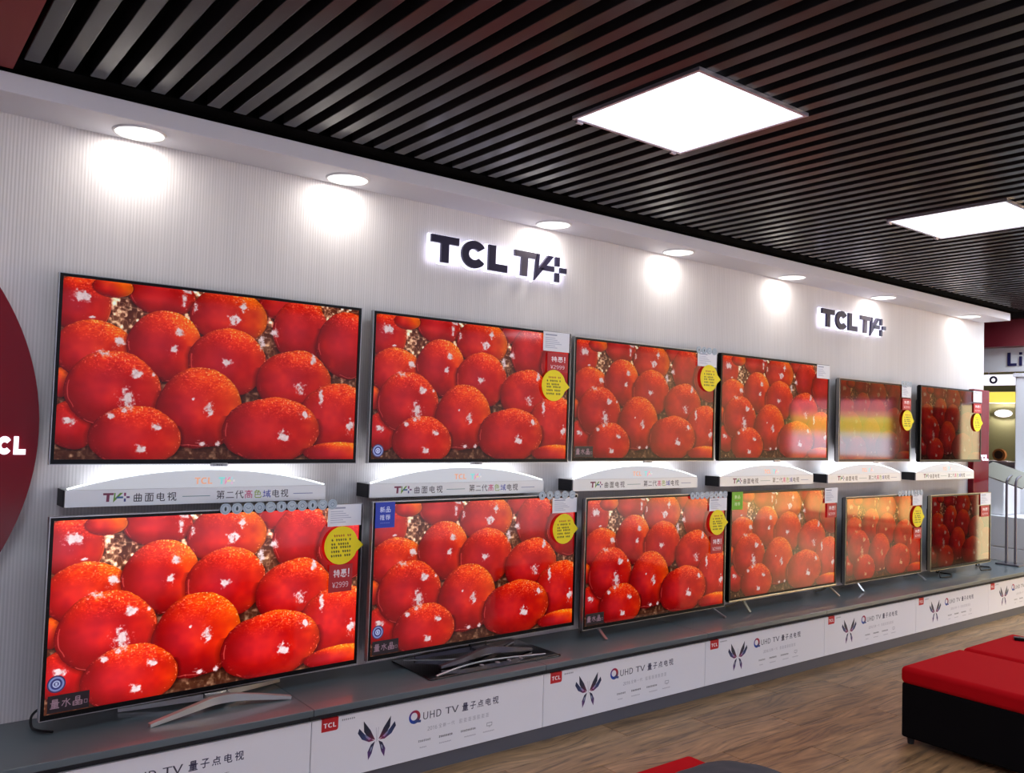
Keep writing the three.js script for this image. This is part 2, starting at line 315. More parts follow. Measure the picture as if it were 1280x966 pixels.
  [[0.5, 0.035], [0.598, 0.062], [0.73, 0.058], [0.832, 0.062]].forEach(([x, l]) => { c.fillStyle = '#b6b2ba'; for (let i = 0; i < l / 0.007; i++) c.fillRect(X(x + i * 0.007), X(0.199 + 0.0008 * (i % 2)), X(0.005), X(0.004)); });
});
const panelMat = std({ map: panelTex, roughness: 0.55 });
const CAB = 1.18, CAB0 = 0.304;
const frontGeo = (() => { const g = rbox(CAB - 0.003, 0.2455, 0.012, 0.0015, 1), p = g.attributes.position, uv = g.attributes.uv; for (let i = 0; i < p.count; i++) uv.setXY(i, p.getX(i) / CAB + 0.5, p.getY(i) / 0.2455 + 0.5); return g; })();
for (let k = -1; k < 7; k++) {
  const x = CAB0 + CAB * (k + 0.5);
  const t = thing('tv_cabinet', k < 0 ? 'low grey TV cabinet below the red disc' : `low grey cabinet with white butterfly poster front, ${ORD[k]} from the red disc`, 'cabinet', 'row of low TV cabinets', x, 0, 0);
  mesh('plinth', box(CAB, 0.064, 0.43), M.plinth, t, 0, 0.032, 0.222);
  mesh('carcass', box(CAB - 0.002, 0.272, 0.42), M.carcass, t, 0, 0.2, 0.215);
  mesh('countertop', rbox(CAB - 0.002, 0.026, 0.458, 0.003), M.counter, t, 0, 0.347, 0.231);
  const f = mesh('front_poster', frontGeo, panelMat, t, 0, 0.1868, 0.438); f.userData.label = 'white poster front with butterfly and red logo tag';
}

// ---------------------------------------------------------------- the picture on the screens: glossy red tomatoes in oil
const tomTex = (() => {
  const W = 1024, H = 576;
  const raw = [ // x, y, rx, ry on the photographed screen, tone (0 red .. 1 orange)
    [215, 262, 92, 84, 0.35], [490, 195, 98, 56, 0.25], [320, 188, 60, 30, 1], [905, 172, 92, 44, 0.75], [940, 245, 80, 95, 0.12], [1085, 265, 82, 95, 0.05], [160, 535, 32, 46, 1.1],
    [712, 230, 110, 80, 0.75], [268, 412, 128, 88, 0.55], [505, 362, 110, 102, 0.4], [716, 382, 112, 97, 0.25], [925, 412, 108, 90, 0.4], [1062, 502, 98, 97, 0.35],
    [205, 672, 82, 74, 0.3], [340, 532, 148, 114, 0.2], [630, 546, 122, 117, 0.5], [862, 577, 136, 92, 0.3], [420, 676, 138, 88, 0.3], [1075, 612, 100, 30, 0.85]];
  const spec = [[385, 562, 26, 34], [415, 465, 20, 16], [660, 542, 15, 18], [604, 518, 6, 6], [532, 366, 14, 15], [552, 306, 16, 14], [706, 382, 16, 14], [724, 240, 20, 16], [752, 190, 14, 18], [946, 426, 15, 18], [896, 592, 16, 20], [962, 512, 14, 10], [440, 712, 16, 14], [488, 632, 16, 14], [190, 664, 22, 14], [350, 370, 18, 16], [300, 416, 26, 12], [216, 235, 28, 20], [560, 192, 10, 26], [572, 168, 14, 8], [1104, 520, 12, 22], [335, 622, 14, 10], [470, 460, 8, 7], [250, 300, 16, 5], [600, 215, 8, 12], [860, 262, 14, 12], [980, 330, 8, 20], [820, 300, 10, 18], [1010, 440, 8, 26], [640, 660, 16, 8], [690, 650, 8, 8]];
  const conv = (x, y) => { const t = (x - 148) / 968, tt = Math.max(-0.1, Math.min(1.1, t)), hl = 625, hr = 475, u = tt * hr / (tt * hr + (1 - tt) * hl), top = 175 - 25 * tt, hh = hl + (hr - hl) * tt; return [u, (y - top) / hh, hh, tt]; };
  const toms = raw.map(([x, y, rx, ry, k]) => { const a = conv(x, y), b = conv(x - rx, y), d = conv(x + rx, y); return { x: a[0] * W, y: a[1] * H, rx: (d[0] - b[0]) / 2 * W * 1.13, ry: ry / a[2] * H * 1.15, k }; });
  const sp = spec.map(([x, y, rx, ry]) => { const a = conv(x, y), d = conv(x + rx, y); return { x: a[0] * W, y: a[1] * H, rx: (d[0] - a[0]) * W, ry: ry / a[2] * H }; });
  const clamp = (v) => Math.max(0, Math.min(255, v)), mix = (a, b, t) => a + (b - a) * t;
  return dataTex(W, H, (i, jj) => {
    const j = H - 1 - jj;
    // brown oil with foam between the fruit
    const o = fbm(i * 0.02, j * 0.024), o2 = fbm(i * 0.055 + 20, j * 0.06), top = Math.max(0, 1 - j / (H * 0.62));
    const foam = Math.max(0, noise(i * 0.085, j * 0.085) * 0.6 + o2 * 0.6 - 0.62) * (0.5 + 1.7 * top), ring = Math.pow(1 - Math.abs(noise(i * 0.07 + 9, j * 0.07) * 2 - 1), 8) * (0.25 + 0.75 * top);
    let r = 52 + 80 * o * (0.5 + top) + 520 * foam + 90 * ring, g = 26 + 62 * o * o * (0.5 + 1.1 * top) + 470 * foam + 82 * ring, b = 14 + 46 * o * o * (0.5 + top) + 400 * foam + 70 * ring;
    const wob = 0.2 * (noise(i * 0.011, j * 0.011) - 0.5) + 0.05 * (noise(i * 0.05, j * 0.05) - 0.5);
    for (const t of toms) {
      const dx = (i - t.x) / t.rx, dy = (j - t.y) / t.ry, d = dx * dx + dy * dy + wob;
      if (d < 1.22 && d >= 1 && dy > -0.4) { const k = (1.22 - d) / 0.22 * 0.55; r *= 1 - k * 0.6; g *= 1 - k; b *= 1 - k; }   // red cast of the fruit in the oil
      if (d < 1) {
        const z = Math.sqrt(1 - Math.max(0, d)), n = fbm(i * 0.013 + t.x, j * 0.013 + t.y), rim = 1 - z;
        const lit = Math.max(0, Math.min(1, 0.5 + 0.62 * dx - 0.45 * dy)), om = Math.max(0, Math.min(1, t.k * (0.05 + 0.95 * lit) + 0.5 * rim * lit + 0.7 * (n - 0.5)));
        let R = mix(176, 240, om), G = mix(8, 92, Math.pow(om, 1.7)), B = mix(12, 6, om);
        const s = mix(1, 0.62, Math.pow(rim, 2.8)) * (dy > 0.25 ? mix(1, 0.72, (dy - 0.25) / 0.75) : 1) * (dx < -0.3 ? mix(1, 0.82, (-dx - 0.3) / 0.7) : 1) * (0.88 + 0.24 * n);
        R *= s; G *= s; B *= s;
        const veil = Math.max(0, 1 - ((dx + 0.22) ** 2 + (dy + 0.05) ** 2) / 0.35); R += veil * 14; G += veil * 17; B += veil * 24;
        const crown = Math.max(0, Math.min(1, (-dy - 0.25) * 1.8)) * Math.max(0, lit * 1.3 - 0.2);
        if (crown > 0) { const q = noise(i * 0.24 + t.x, j * 0.26), w = noise(i * 0.11, j * 0.3 + t.y); R += crown * (26 + 60 * w); G += crown * (12 + 60 * w * w); B += crown * 14 * w; if (q > 0.68) { const e = (q - 0.68) * 480 * crown; R += e; G += e * 0.8; B += e * 0.66; } }
        const q2 = noise(i * 0.19 + 70, j * 0.19 + t.x); if (d > 0.78 && q2 > 0.8) { const e = (q2 - 0.8) * 700 * (0.3 + 0.7 * lit); R += e; G += e * 0.85; B += e * 0.78; }
        const arc = Math.abs(d - 0.9 - 0.05 * Math.sin(dx * 9)); if (arc < 0.03 && dy > -0.2 && noise(i * 0.03, j * 0.03 + t.x) > 0.58) { const e = (0.03 - arc) * 2600; R += e; G += e * 0.8; B += e * 0.72; }
        r = R; g = G; b = B;
      }
    }
    for (const s of sp) {
      const dx = (i - s.x) / s.rx, dy = (j - s.y) / s.ry, f1 = noise(i * 0.06 + s.x, j * 0.06), f2 = fbm(i * 0.11 + s.y, j * 0.11), d = Math.sqrt(dx * dx + dy * dy);
      if (d < 2.1) {
        const core = Math.max(0, Math.min(1, (1.1 - d) * 1.7 + 1.3 * (f1 - 0.5) + 2.6 * (f2 - 0.5))), spk = d > 0.9 && f2 > 0.66 ? (f2 - 0.66) * 4 * (2.1 - d) : 0, k = Math.min(1, Math.max(core, spk)), q = 0.72 + 0.28 * f2;
        r = mix(r, 252 * q + 12, k); g = mix(g, 232 * q, k); b = mix(b, 236 * q, k);
      }
    }
    return [clamp(r), clamp(g), clamp(b)];
  });
})();
tomTex.wrapS = tomTex.wrapT = THREE.ClampToEdgeWrapping;

// ---------------------------------------------------------------- televisions
const logoTex = canvasTex(64, 64, (c) => { c.fillStyle = '#3a2a5e'; c.fillRect(0, 0, 64, 64); c.fillStyle = '#8e9cd0'; c.beginPath(); c.arc(32, 32, 27, 0, 7); c.fill(); c.fillStyle = '#2c2f78'; c.beginPath(); c.arc(32, 32, 20, 0, 7); c.fill(); c.strokeStyle = '#c8d2f2'; c.lineWidth = 5; c.beginPath(); c.arc(32, 32, 11, 0, 7); c.stroke(); c.fillStyle = '#c8d2f2'; c.fillRect(28, 26, 8, 12); });
const specTex = canvasTex(256, 116, (c) => { c.fillStyle = '#1c0d16'; c.fillRect(0, 0, 256, 116); hanzi(c, '量水晶', 14, 26, 62, '#9a7a88', 0.1, 0.12); c.strokeStyle = '#8a6a78'; c.lineWidth = 4; c.strokeRect(226, 58, 18, 22); });
const logoMat = std({ map: logoTex, emissive: 0xffffff, emissiveMap: logoTex, emissiveIntensity: 0.25, roughness: 0.4 });
const specMat = std({ map: specTex, emissive: 0xffffff, emissiveMap: specTex, emissiveIntensity: 0.2, roughness: 0.4 });
const badgeTex = canvasTex(96, 24, (c) => { c.fillStyle = '#8f8f94'; c.fillRect(0, 0, 96, 24); latin(c, 'TCL', 24, 20, 20, '#1a1a1e', 'bold', 48); });
const badgeMat = std({ map: badgeTex, roughness: 0.3, metalness: 0.4 });

function makeTV(o) {
  const w = Math.hypot(o.xr - o.xl, o.zr - o.zl), h = o.y1 - o.y0, ry = Math.atan2(o.zl - o.zr, o.xr - o.xl);
  const t = thing('television', o.label, 'television', o.group, (o.xl + o.xr) / 2, o.y0, (o.zl + o.zr) / 2, ry);
  const bz = o.bezel || [0.012, 0.017, 0.012, 0.011], rim = 0.0028;
  mesh('rim', extr(frameShape(-w / 2, 0, w / 2, h, rim, rim, rim, rim), 0.026, 0), o.rim || M.silver, t, 0, 0, -0.028);
  mesh('bezel', extr(frameShape(-w / 2 + rim, rim, w / 2 - rim, h - rim, bz[0], bz[1], bz[2], bz[3]), 0.014, 0), M.bezel, t, 0, 0, -0.016);
  if (o.gold) mesh('lower_strip', rbox(w, 0.012, 0.03, 0.003), M.champagne, t, 0, 0.003, -0.012);
  const sw = w - 2 * rim - bz[0] - bz[2], sh = h - 2 * rim - bz[1] - bz[3], sx = (bz[0] - bz[2]) / 2, sy = rim + bz[1] + sh / 2;
  const sm = phy({ color: 0x070607, roughness: 0.06, ior: 1.33, emissive: o.tint || 0xffffff, emissiveMap: tomTex, emissiveIntensity: o.glow });
  const sc = mesh('screen', new THREE.PlaneGeometry(sw, sh), sm, t, sx, sy, -0.006); sc.userData.label = 'lit screen full of glossy red tomatoes';
  const dep = o.depth || 0.055;
  mesh('back_shell', rbox(w - 0.01, h - 0.01, 0.014, 0.006), M.housing, t, 0, h / 2, -0.034);
  mesh('housing', rbox(w * 0.86, h * 0.74, dep, 0.02), M.housing, t, 0, h * 0.46, -0.038 - dep / 2 + 0.004);
  if (o.upper) {
    const b = mesh('badge', rbox(0.07, 0.014, 0.012, 0.004), M.silver, t, 0, -0.002, -0.004);
    mesh('badge_face', new THREE.PlaneGeometry(0.056, 0.011), badgeMat, b, 0, 0, 0.0065);
    const back = o.zl - 0.034 - dep; if (back > 0.004) mesh('wall_bracket', box(0.4, 0.3, Math.min(0.012, back) + 0.012), M.housing, t, 0, h * 0.5, -o.zl + (Math.min(0.012, back) + 0.012) / 2 + 0.001);
  }
  if (o.logo) mesh('screen_logo', new THREE.CircleGeometry(0.03, 28), logoMat, t, -w / 2 + 0.05, bz[1] + (o.spec ? 0.105 : 0.04), -0.0045);
  if (o.spec) mesh('screen_label', new THREE.PlaneGeometry(0.135, 0.06), specMat, t, -w / 2 + 0.092, bz[1] + 0.036, -0.0045);
  // the light of the screen
  const col = new THREE.Color(0.85, 0.16, 0.08); if (o.tint) col.multiply(new THREE.Color(o.tint));
  const l = new THREE.RectAreaLight(col, o.glow * 0.12, sw, sh); l.name = 'screen_light'; l.position.set(sx, sy, 0.002); l.rotation.y = Math.PI; t.add(l);
  t.userData.size = [w, h];
  return t;
}
const UP = [
  { xl: 0.578, xr: 1.807, y0: 1.293, y1: 1.995, glow: 0.72 },
  { xl: 1.866, xr: 3.074, y0: 1.294, y1: 1.992, glow: 0.72, logo: 1 },
  { xl: 3.1, xr: 4.3, y0: 1.299, y1: 1.98, glow: 0.62, spec: 1 },
  { xl: 4.35, xr: 5.575, y0: 1.3, y1: 1.985, glow: 0.62 },
  { xl: 5.71, xr: 6.748, y0: 1.288, y1: 1.903, glow: 0.16, tint: 0xffd0a0 },
  { xl: 6.91, xr: 8.01, y0: 1.284, y1: 1.914, glow: 0.17, tint: 0xffd8c0 },
].map((o, i) => makeTV({ zl: 0.11, zr: 0.11, upper: 1, rim: i === 3 || i === 5 ? M.bezel : M.silver, group: 'wall-mounted TVs in the upper row', label: `wall-mounted TV showing tomatoes, upper row, ${ORD[i]} from the red disc`, ...o }));
const LO = [
  { xl: 0.569, zl: 0.235, xr: 1.823, zr: 0.162, y0: 0.416, y1: 1.119, glow: 1.15, logo: 1, spec: 1 },
  { xl: 1.845, zl: 0.212, xr: 3.1, zr: 0.17, y0: 0.432, y1: 1.129, glow: 0.8, logo: 1, spec: 1 },
  { xl: 3.122, zl: 0.212, xr: 4.321, zr: 0.198, y0: 0.41, y1: 1.109, glow: 0.7, spec: 1 },
  { xl: 4.36, zl: 0.2, xr: 5.552, zr: 0.2, y0: 0.43, y1: 1.112, glow: 0.62, gold: 1 },
  { xl: 5.67, zl: 0.2, xr: 6.77, zr: 0.2, y0: 0.419, y1: 1.041, glow: 0.5, tint: 0xffc890 },
  { xl: 6.92, zl: 0.2, xr: 8.0, zr: 0.2, y0: 0.412, y1: 1.02, glow: 0.17, tint: 0xffd0b8 },
].map((o, i) => makeTV({ rim: [M.silver, M.silver, M.silver, M.bezel, M.silver, M.champagne][i], group: 'TVs standing on the cabinets', label: `TV on cabinet showing tomatoes, lower row, ${ORD[i]} from the red disc`, depth: 0.05, ...o }));

// stands and feet, in each TV's own axes (y = 0 is the lower edge, the counter lies below it)
function boomerang(t, drop, mat, front, rear) {
  const f = ([x, y, z]) => [x, y - drop, z];
  mesh('stand', mergeGeometries([
    sweep([[front[0], 0.007, front[1]], [front[0] * 0.45, 0.027, 0.075], [-0.035, 0.036, 0.056], [0.035, 0.036, 0.056], [front[2] * 0.45, 0.028, 0.072], [front[2], 0.007, front[3]]].map(f), () => 0.02, (s) => 0.013 + 0.017 * Math.sin(Math.PI * s), 40),
    sweep([[rear[0], 0.007, rear[1]], [rear[0] * 0.4, 0.024, -0.06], [0, 0.034, -0.02], [rear[2] * 0.4, 0.024, -0.06], [rear[2], 0.007, rear[3]]].map(f), () => 0.02, (s) => 0.012 + 0.012 * Math.sin(Math.PI * s), 40),
    (() => { const g = box(0.09, 0.014, 0.09).toNonIndexed(); g.translate(0, 0.034 - drop, 0.012); return g; })(),
  ].map((g) => g.index ? g.toNonIndexed() : g)), mat, t);
  mesh('neck', rbox(0.1, 0.05, 0.018, 0.004), M.housing, t, 0, 0.05 - drop, -0.026);
}
boomerang(LO[0], 0.056, M.chrome, [-0.29, 0.1, 0.26, 0.105], [-0.33, -0.13, 0.32, -0.13]);
boomerang(LO[1], 0.063, M.darkSilver, [-0.29, 0.075, 0.27, 0.062], [-0.3, -0.12, 0.3, -0.12]);
function blades(t, drop, mat, xs, zf) {
  for (const x of xs) mesh('foot', mergeGeometries([
    sweep([[x - Math.sign(x) * 0.02, 0, -0.02], [x - Math.sign(x) * 0.008, -drop * 0.55, zf * 0.45], [x, -drop + 0.005, zf]], () => 0.016, () => 0.009, 12),
    sweep([[x - Math.sign(x) * 0.02, 0, -0.02], [x - Math.sign(x) * 0.008, -drop * 0.55, -0.07], [x, -drop + 0.005, -0.13]], () => 0.016, () => 0.009, 12),
    (() => { const g = box(0.02, 0.03, 0.02).toNonIndexed(); g.translate(x - Math.sign(x) * 0.02, 0.012, -0.024); return g; })()]), mat, t);
}
blades(LO[2], 0.05, M.silver, [-0.49, 0.52], 0.07);
blades(LO[3], 0.07, M.champagne, [-0.455, 0.55], 0.055);
blades(LO[4], 0.059, M.silver, [-0.386, 0.528], 0.046);
for (const x of [-0.36, 0.36]) {
  const c = new THREE.CatmullRomCurve3([[x, 0.004, -0.02], [x + 0.12, -0.044, -0.1], [x + 0.14, -0.044, 0.01], [x + 0.02, -0.044, 0.07], [x - 0.12, -0.044, 0.05], [x - 0.03, -0.02, -0.005]].map((p) => new THREE.Vector3(...p)), true, 'catmullrom', 0.15);
  mesh('foot', new THREE.TubeGeometry(c, 60, 0.005, 8, true), M.bezel, LO[5]);
}
// power cable behind the first lower TV
{
  const c = new THREE.CatmullRomCurve3([[0.66, 0.43, 0.1], [0.6, 0.42, 0.085], [0.572, 0.395, 0.08], [0.568, 0.367, 0.105], [0.582, 0.366, 0.16], [0.62, 0.366, 0.2]].map((p) => new THREE.Vector3(...p)));
  tag(mesh('power_cable', new THREE.TubeGeometry(c, 40, 0.0045, 8), M.cable), 'thin black power cable hanging behind the chrome-legged TV', 'cable');
}
// black glass plate under the second lower TV's stand
{
  const t = thing('display_plate', 'glossy black plate with thin white lines under the dark TV stand', 'plate', null, 2.445, 0.3615, 0.205);
  mesh('plate', extr((() => { const s = new THREE.Shape(); s.moveTo(-0.36, -0.18); s.quadraticCurveTo(0, -0.165, 0.36, -0.18); s.quadraticCurveTo(0.385, -0.18, 0.382, -0.16); s.lineTo(0.375, 0.165); s.lineTo(-0.375, 0.165); s.lineTo(-0.382, -0.16); s.quadraticCurveTo(-0.385, -0.18, -0.36, -0.18); return s; })(), 0.004, 0.001).rotateX(-Math.PI / 2), phy({ color: 0x060507, roughness: 0.12, clearcoat: 1, clearcoatRoughness: 0.05 }), t);
  const lm = std({ color: 0xe8e6ea, roughness: 0.4 });
  mesh('printed_line', sweep([[-0.33, 0.0065, 0.15], [-0.14, 0.0065, 0.085], [-0.03, 0.0065, 0.068], [0.1, 0.0065, 0.076], [0.325, 0.0065, 0.122]], () => 0.008, () => 0.002, 40), lm, t);
  mesh('printed_line', sweep([[-0.33, 0.0065, -0.135], [-0.12, 0.0065, -0.03], [0, 0.0065, -0.012], [0.12, 0.0065, -0.03], [0.325, 0.0065, -0.135]], () => 0.008, () => 0.002, 40), lm, t);
  for (const [x, z, r] of [[-0.06, 0.12, 0.011], [0.03, 0.122, 0.012], [0.1, 0.118, 0.01], [0.17, 0.122, 0.009]]) mesh('button', new THREE.CylinderGeometry(r, r, 0.003, 20), std({ color: 0x8d8b92, roughness: 0.4 }), t, x, 0.0065, z);
}

// ---------------------------------------------------------------- lit name shelves between the two rows of TVs
const barTex = canvasTex(1280, 80, (c, w, h) => {
  c.fillStyle = '#e9ecef'; c.fillRect(0, 0, w, h);
  tvPlus(c, 160, 16, 46, ['#7a3550', '#6a9a3a', '#3f6a9a', '#8a3a6a', '#46508a', '#6a3a6a']);
  hanzi(c, '曲面电视', 290, 17, 46, '#2e2c34', 0.08, 0.13);
  c.fillStyle = '#5c8a8a'; c.fillRect(520, 40, 135, 3);
  hanzi(c, '第二代高色域电视', 685, 16, 45, ['#2e2c34', '#2e2c34', '#2e2c34', '#c8386a', '#8aa83a', '#3a48a8', '#2e2c34', '#2e2c34'], 0.08, 0.07);
  c.fillStyle = '#5c6aa0'; c.fillRect(1095, 40, 110, 3);
});
const barMat = std({ map: barTex, roughness: 0.4, metalness: 0.15 });
const archTex = canvasTex(1024, 64, (c, w, h) => {
  c.fillStyle = '#cfd3d8'; c.fillRect(0, 0, w, h);
  const g = c.createLinearGradient(470, 0, 640, 0); g.addColorStop(0, '#ffb48c'); g.addColorStop(1, '#ffd9c0');
  c.font = 'bold 30px sans-serif'; c.fillStyle = g; c.save(); c.translate(462, 52); c.scale(1.35, 1); c.fillText('TCL', 0, 0); c.restore();
  tvPlus(c, 556, 30, 26, ['#8fe8e0', '#ff9ac0', '#ffe9a0', '#b8f0ff', '#ffc0e0', '#ffffff']);
});
const archMat = std({ map: archTex, emissive: 0xffffff, emissiveMap: archTex, emissiveIntensity: 0.3, roughness: 0.35 });
const edgeMat = glow(0xf6faff, 2.6);
const SHL = 1.035, archPts = (n) => { const p = []; for (let i = 0; i <= n; i++) { const a = i / n * 2 - 1; p.push([a * (SHL / 2 - 0.012), 0.066 + 0.07 * (1 - a * a)]); } return p; };
const archGeo = (() => { const g = extr(poly([[-SHL / 2 + 0.012, 0.064], [SHL / 2 - 0.012, 0.064], ...archPts(40).reverse()]), 0.01, 0), p = g.attributes.position, uv = g.attributes.uv; for (let i = 0; i < p.count; i++) uv.setXY(i, p.getX(i) / SHL + 0.5, (p.getY(i) - 0.064) / 0.075); return g; })();
const edgeGeo = sweep(archPts(30).map(([x, y]) => [x, y + 0.0015, 0]), () => 0.013, () => 0.0045, 60);
const barGeo = rbox(SHL - 0.008, 0.064, 0.115, 0.003);
[0.629, 1.87, 3.105, 4.349, 5.557, 6.823].forEach((x0, i) => {
  const t = thing('name_shelf', `arched white lit name shelf between TV rows, ${ORD[i]} from the red disc`, 'shelf sign', 'arched lit name shelves', x0 + SHL / 2, 1.137, 0);
  mesh('bar', barGeo, M.silver, t, 0, 0.032, 0.0585);
  const f = mesh('bar_face', new THREE.PlaneGeometry(SHL - 0.01, 0.062), barMat, t, 0, 0.032, 0.1166); f.userData.label = 'silver face with coloured Chinese lettering';
  for (const s of [-1, 1]) mesh('end_cap', rbox(0.004, 0.062, 0.108, 0.001), M.carcass, t, s * (SHL / 2 - 0.002), 0.032, 0.0545);
  mesh('arch', archGeo, archMat, t, 0, 0, 0.104);
  mesh('light_edge', edgeGeo, edgeMat, t, 0, 0, 0.109);
  const l = new THREE.RectAreaLight(0xf2f7ff, 20, SHL * 0.8, 0.02); l.name = 'shelf_lamp'; l.position.set(0, 0.085, 0.1); l.rotation.x = 0.25; t.add(l);
});

// ---------------------------------------------------------------- backlit wall logos
function letterC(w, h, s) {
  const sh = new THREE.Shape(), cx = w / 2, cy = h / 2, a0 = 0.62;
  sh.absellipse(cx, cy, w / 2, h / 2, a0, 2 * Math.PI - a0, false);
  const inner = new THREE.EllipseCurve(cx, cy, w / 2 - s, h / 2 - s, 2 * Math.PI - a0 - 0.1, a0 + 0.1, true).getPoints(24);
  inner.forEach((p) => sh.lineTo(p.x, p.y)); return sh;
}
function wallLogo(x, label, sx) {
  const t = thing('wall_logo', label, 'logo sign', 'backlit wall logos', x, 2.279, 0), H = 0.13;
  const parts = [['letter', poly([[0, H], [0.16, H], [0.16, 0.094], [0.101, 0.094], [0.101, 0], [0.058, 0], [0.058, 0.094], [0, 0.094]]), M.letter],
    ['letter', letterC(0.152, 0.138, 0.04), M.letter, 0.181, -0.004],
    ['letter', poly([[0, 0], [0.12, 0], [0.12, 0.036], [0.043, 0.036], [0.043, H], [0, H]]), M.letter, 0.348]];
  TVP.forEach(([pts], i) => parts.push([i < 3 ? 'letter' : 'plus_bar', poly(pts), i < 1 ? M.letterGrey : M.letter, 0.517]));
  for (const [n, s, m, ox = 0, oy = 0] of parts) {
    const f = mesh(n, extr(s, 0.016, 0.001, 20), m, t, ox * sx, oy, 0.026); f.scale.x = sx;
    const b = mesh('back_glow', extr(s, 0.012, 0.0075, 20), M.halo, f, 0, 0, -0.018); b.castShadow = false;
  }
  const l = new THREE.RectAreaLight(0xe6e2ff, 2.2, 0.9 * sx, 0.14); l.name = 'logo_lamp'; l.position.set(0.44 * sx, 0.065, 0.024); t.add(l);
}
wallLogo(2.205, 'backlit dark TCL TV+ lettering on the wall above the second upper TV', 1);
wallLogo(5.578, 'backlit dark TCL TV+ lettering on the wall above the fourth and fifth upper TVs', 1.015);

// ---------------------------------------------------------------- red disc and red end panel
{
  const t = thing('round_sign', 'large dark red disc on the wall with glowing white TCL letters', 'sign', null, -0.415, 1.41, 0);
  mesh('disc', (() => { const g = new THREE.CylinderGeometry(0.963, 0.963, 0.05, 128); g.rotateX(Math.PI / 2); return g; })(), M.redGloss, t, 0, 0, 0.035);
  const gm = glow(0xf4eaff, 1.7), lt = (sh, x, w) => { const m = mesh('letter', extr(sh, 0.008, 0, 20), gm, t, x, -0.082, 0.06); m.scale.set(w, 0.5, 1); };
  lt(poly([[0, 0.13], [0.15, 0.13], [0.15, 0.09], [0.1, 0.09], [0.1, 0], [0.05, 0], [0.05, 0.09], [0, 0.09]]), 0.783, 0.3);
  lt(letterC(0.15, 0.13, 0.042), 0.834, 0.3); lt(poly([[0, 0], [0.13, 0], [0.13, 0.038], [0.05, 0.038], [0.05, 0.13], [0, 0.13]]), 0.885, 0.29);
}
{
  const t = thing('end_panel', 'narrow red glossy panel with glowing TCL letters at the wall end', 'sign', null, 8.15, 0.86, 0);
  mesh('panel', rbox(0.31, 1.075, 0.05, 0.006), M.redGloss, t, 0, 0.5375, 0.026);
  const gm = glow(0xf4eaff, 1.6);
  const sc = (s, x) => { const m = mesh('letter', extr(s, 0.006, 0, 16), gm, t, x, 0.43, 0.052); m.scale.set(0.42, 0.42, 1); };
  sc(poly([[0, 0.13], [0.15, 0.13], [0.15, 0.09], [0.1, 0.09], [0.1, 0], [0.05, 0], [0.05, 0.09], [0, 0.09]]), -0.07); sc(letterC(0.15, 0.13, 0.042), 0); sc(poly([[0, 0], [0.13, 0], [0.13, 0.038], [0.05, 0.038], [0.05, 0.13], [0, 0.13]]), 0.07);
}

// ---------------------------------------------------------------- cards, tags and stickers on the TVs
const cardTex = canvasTex(160, 100, (c) => { c.fillStyle = '#eef0f8'; c.fillRect(0, 0, 160, 100); c.fillStyle = '#b3b7cc'; for (let k = 0; k < 6; k++) c.fillRect(12, 30 + k * 10, 60 + 26 * ((k * 37) % 4) / 2, 3); c.fillStyle = '#9ea3bb'; c.fillRect(12, 12, 70, 7); });
const promoTex = canvasTex(120, 110, (c) => { c.fillStyle = '#c01a28'; c.fillRect(0, 0, 120, 110); hanzi(c, '特惠', 22, 18, 34, '#f3e4ea', 0.15, 0.06); c.fillStyle = '#f3e4ea'; c.fillRect(98, 18, 6, 24); c.fillRect(98, 46, 6, 6); latin(c, '¥2999', 18, 92, 30, '#f0d8e0', 'normal', 84); });
const bubbleTex = canvasTex(128, 128, (c) => {
  c.fillStyle = '#ffe90c'; c.fillRect(0, 0, 128, 128); c.lineWidth = 3;
  for (let k = 0; k < 6; k++) for (let i = 0; i < 9; i++) { if ((k * 7 + i * 5) % 6 === 0) continue; c.strokeStyle = k < 1 ? '#c06a20' : (k * 3 + i) % 4 ? '#4a4410' : '#8a7a14'; const x = 26 + i * 8.5, y = 30 + k * 13 + (i * 3 + k) % 3; c.beginPath(); c.moveTo(x, y); c.lineTo(x + 6, y + 2 - (i % 3)); c.moveTo(x + 2, y - 3); c.lineTo(x + 3 + (i % 2), y + 5); c.stroke(); }
});
const iconTex = [0, 1, 2, 3].map((k) => canvasTex(48, 48, (c) => { c.fillStyle = '#b9c8d6'; c.fillRect(0, 0, 48, 48); c.strokeStyle = '#8fa4b6'; c.lineWidth = 3; c.beginPath(); c.arc(24, 24, 18, 0, 7); c.stroke(); c.strokeStyle = '#6f8498'; c.fillStyle = '#24343e'; c.beginPath(); if (k === 0) { c.moveTo(24, 13); c.quadraticCurveTo(34, 26, 24, 34); c.quadraticCurveTo(14, 26, 24, 13); c.fill(); } else if (k === 1) { c.moveTo(14, 28); c.lineTo(34, 22); c.stroke(); } else if (k === 2) { c.arc(24, 24, 9, 0, 7); c.stroke(); } else { c.moveTo(14, 20); c.quadraticCurveTo(24, 34, 34, 20); c.stroke(); } }));
const iconMat = iconTex.map((t) => std({ map: t, roughness: 0.4 }));
const cardMat = std({ map: cardTex, roughness: 0.5 }), promoMat = std({ map: promoTex, roughness: 0.5 }), bubbleMat = std({ map: bubbleTex, roughness: 0.55 });
const acrylic = std({ color: 0xc4ccd8, roughness: 0.3 });
const blueMat = std({ map: canvasTex(128, 150, (c) => { c.fillStyle = '#1b3ec0'; c.fillRect(0, 0, 128, 150); hanzi(c, '新品', 28, 26, 34, '#dbe4ff', 0.12, 0.1); hanzi(c, '推荐', 28, 72, 34, '#dbe4ff', 0.12, 0.1); c.fillStyle = '#7f97e6'; for (let i = 0; i < 8; i++) c.fillRect(34 + i * 8, 120, 5, 4); }), roughness: 0.45 });
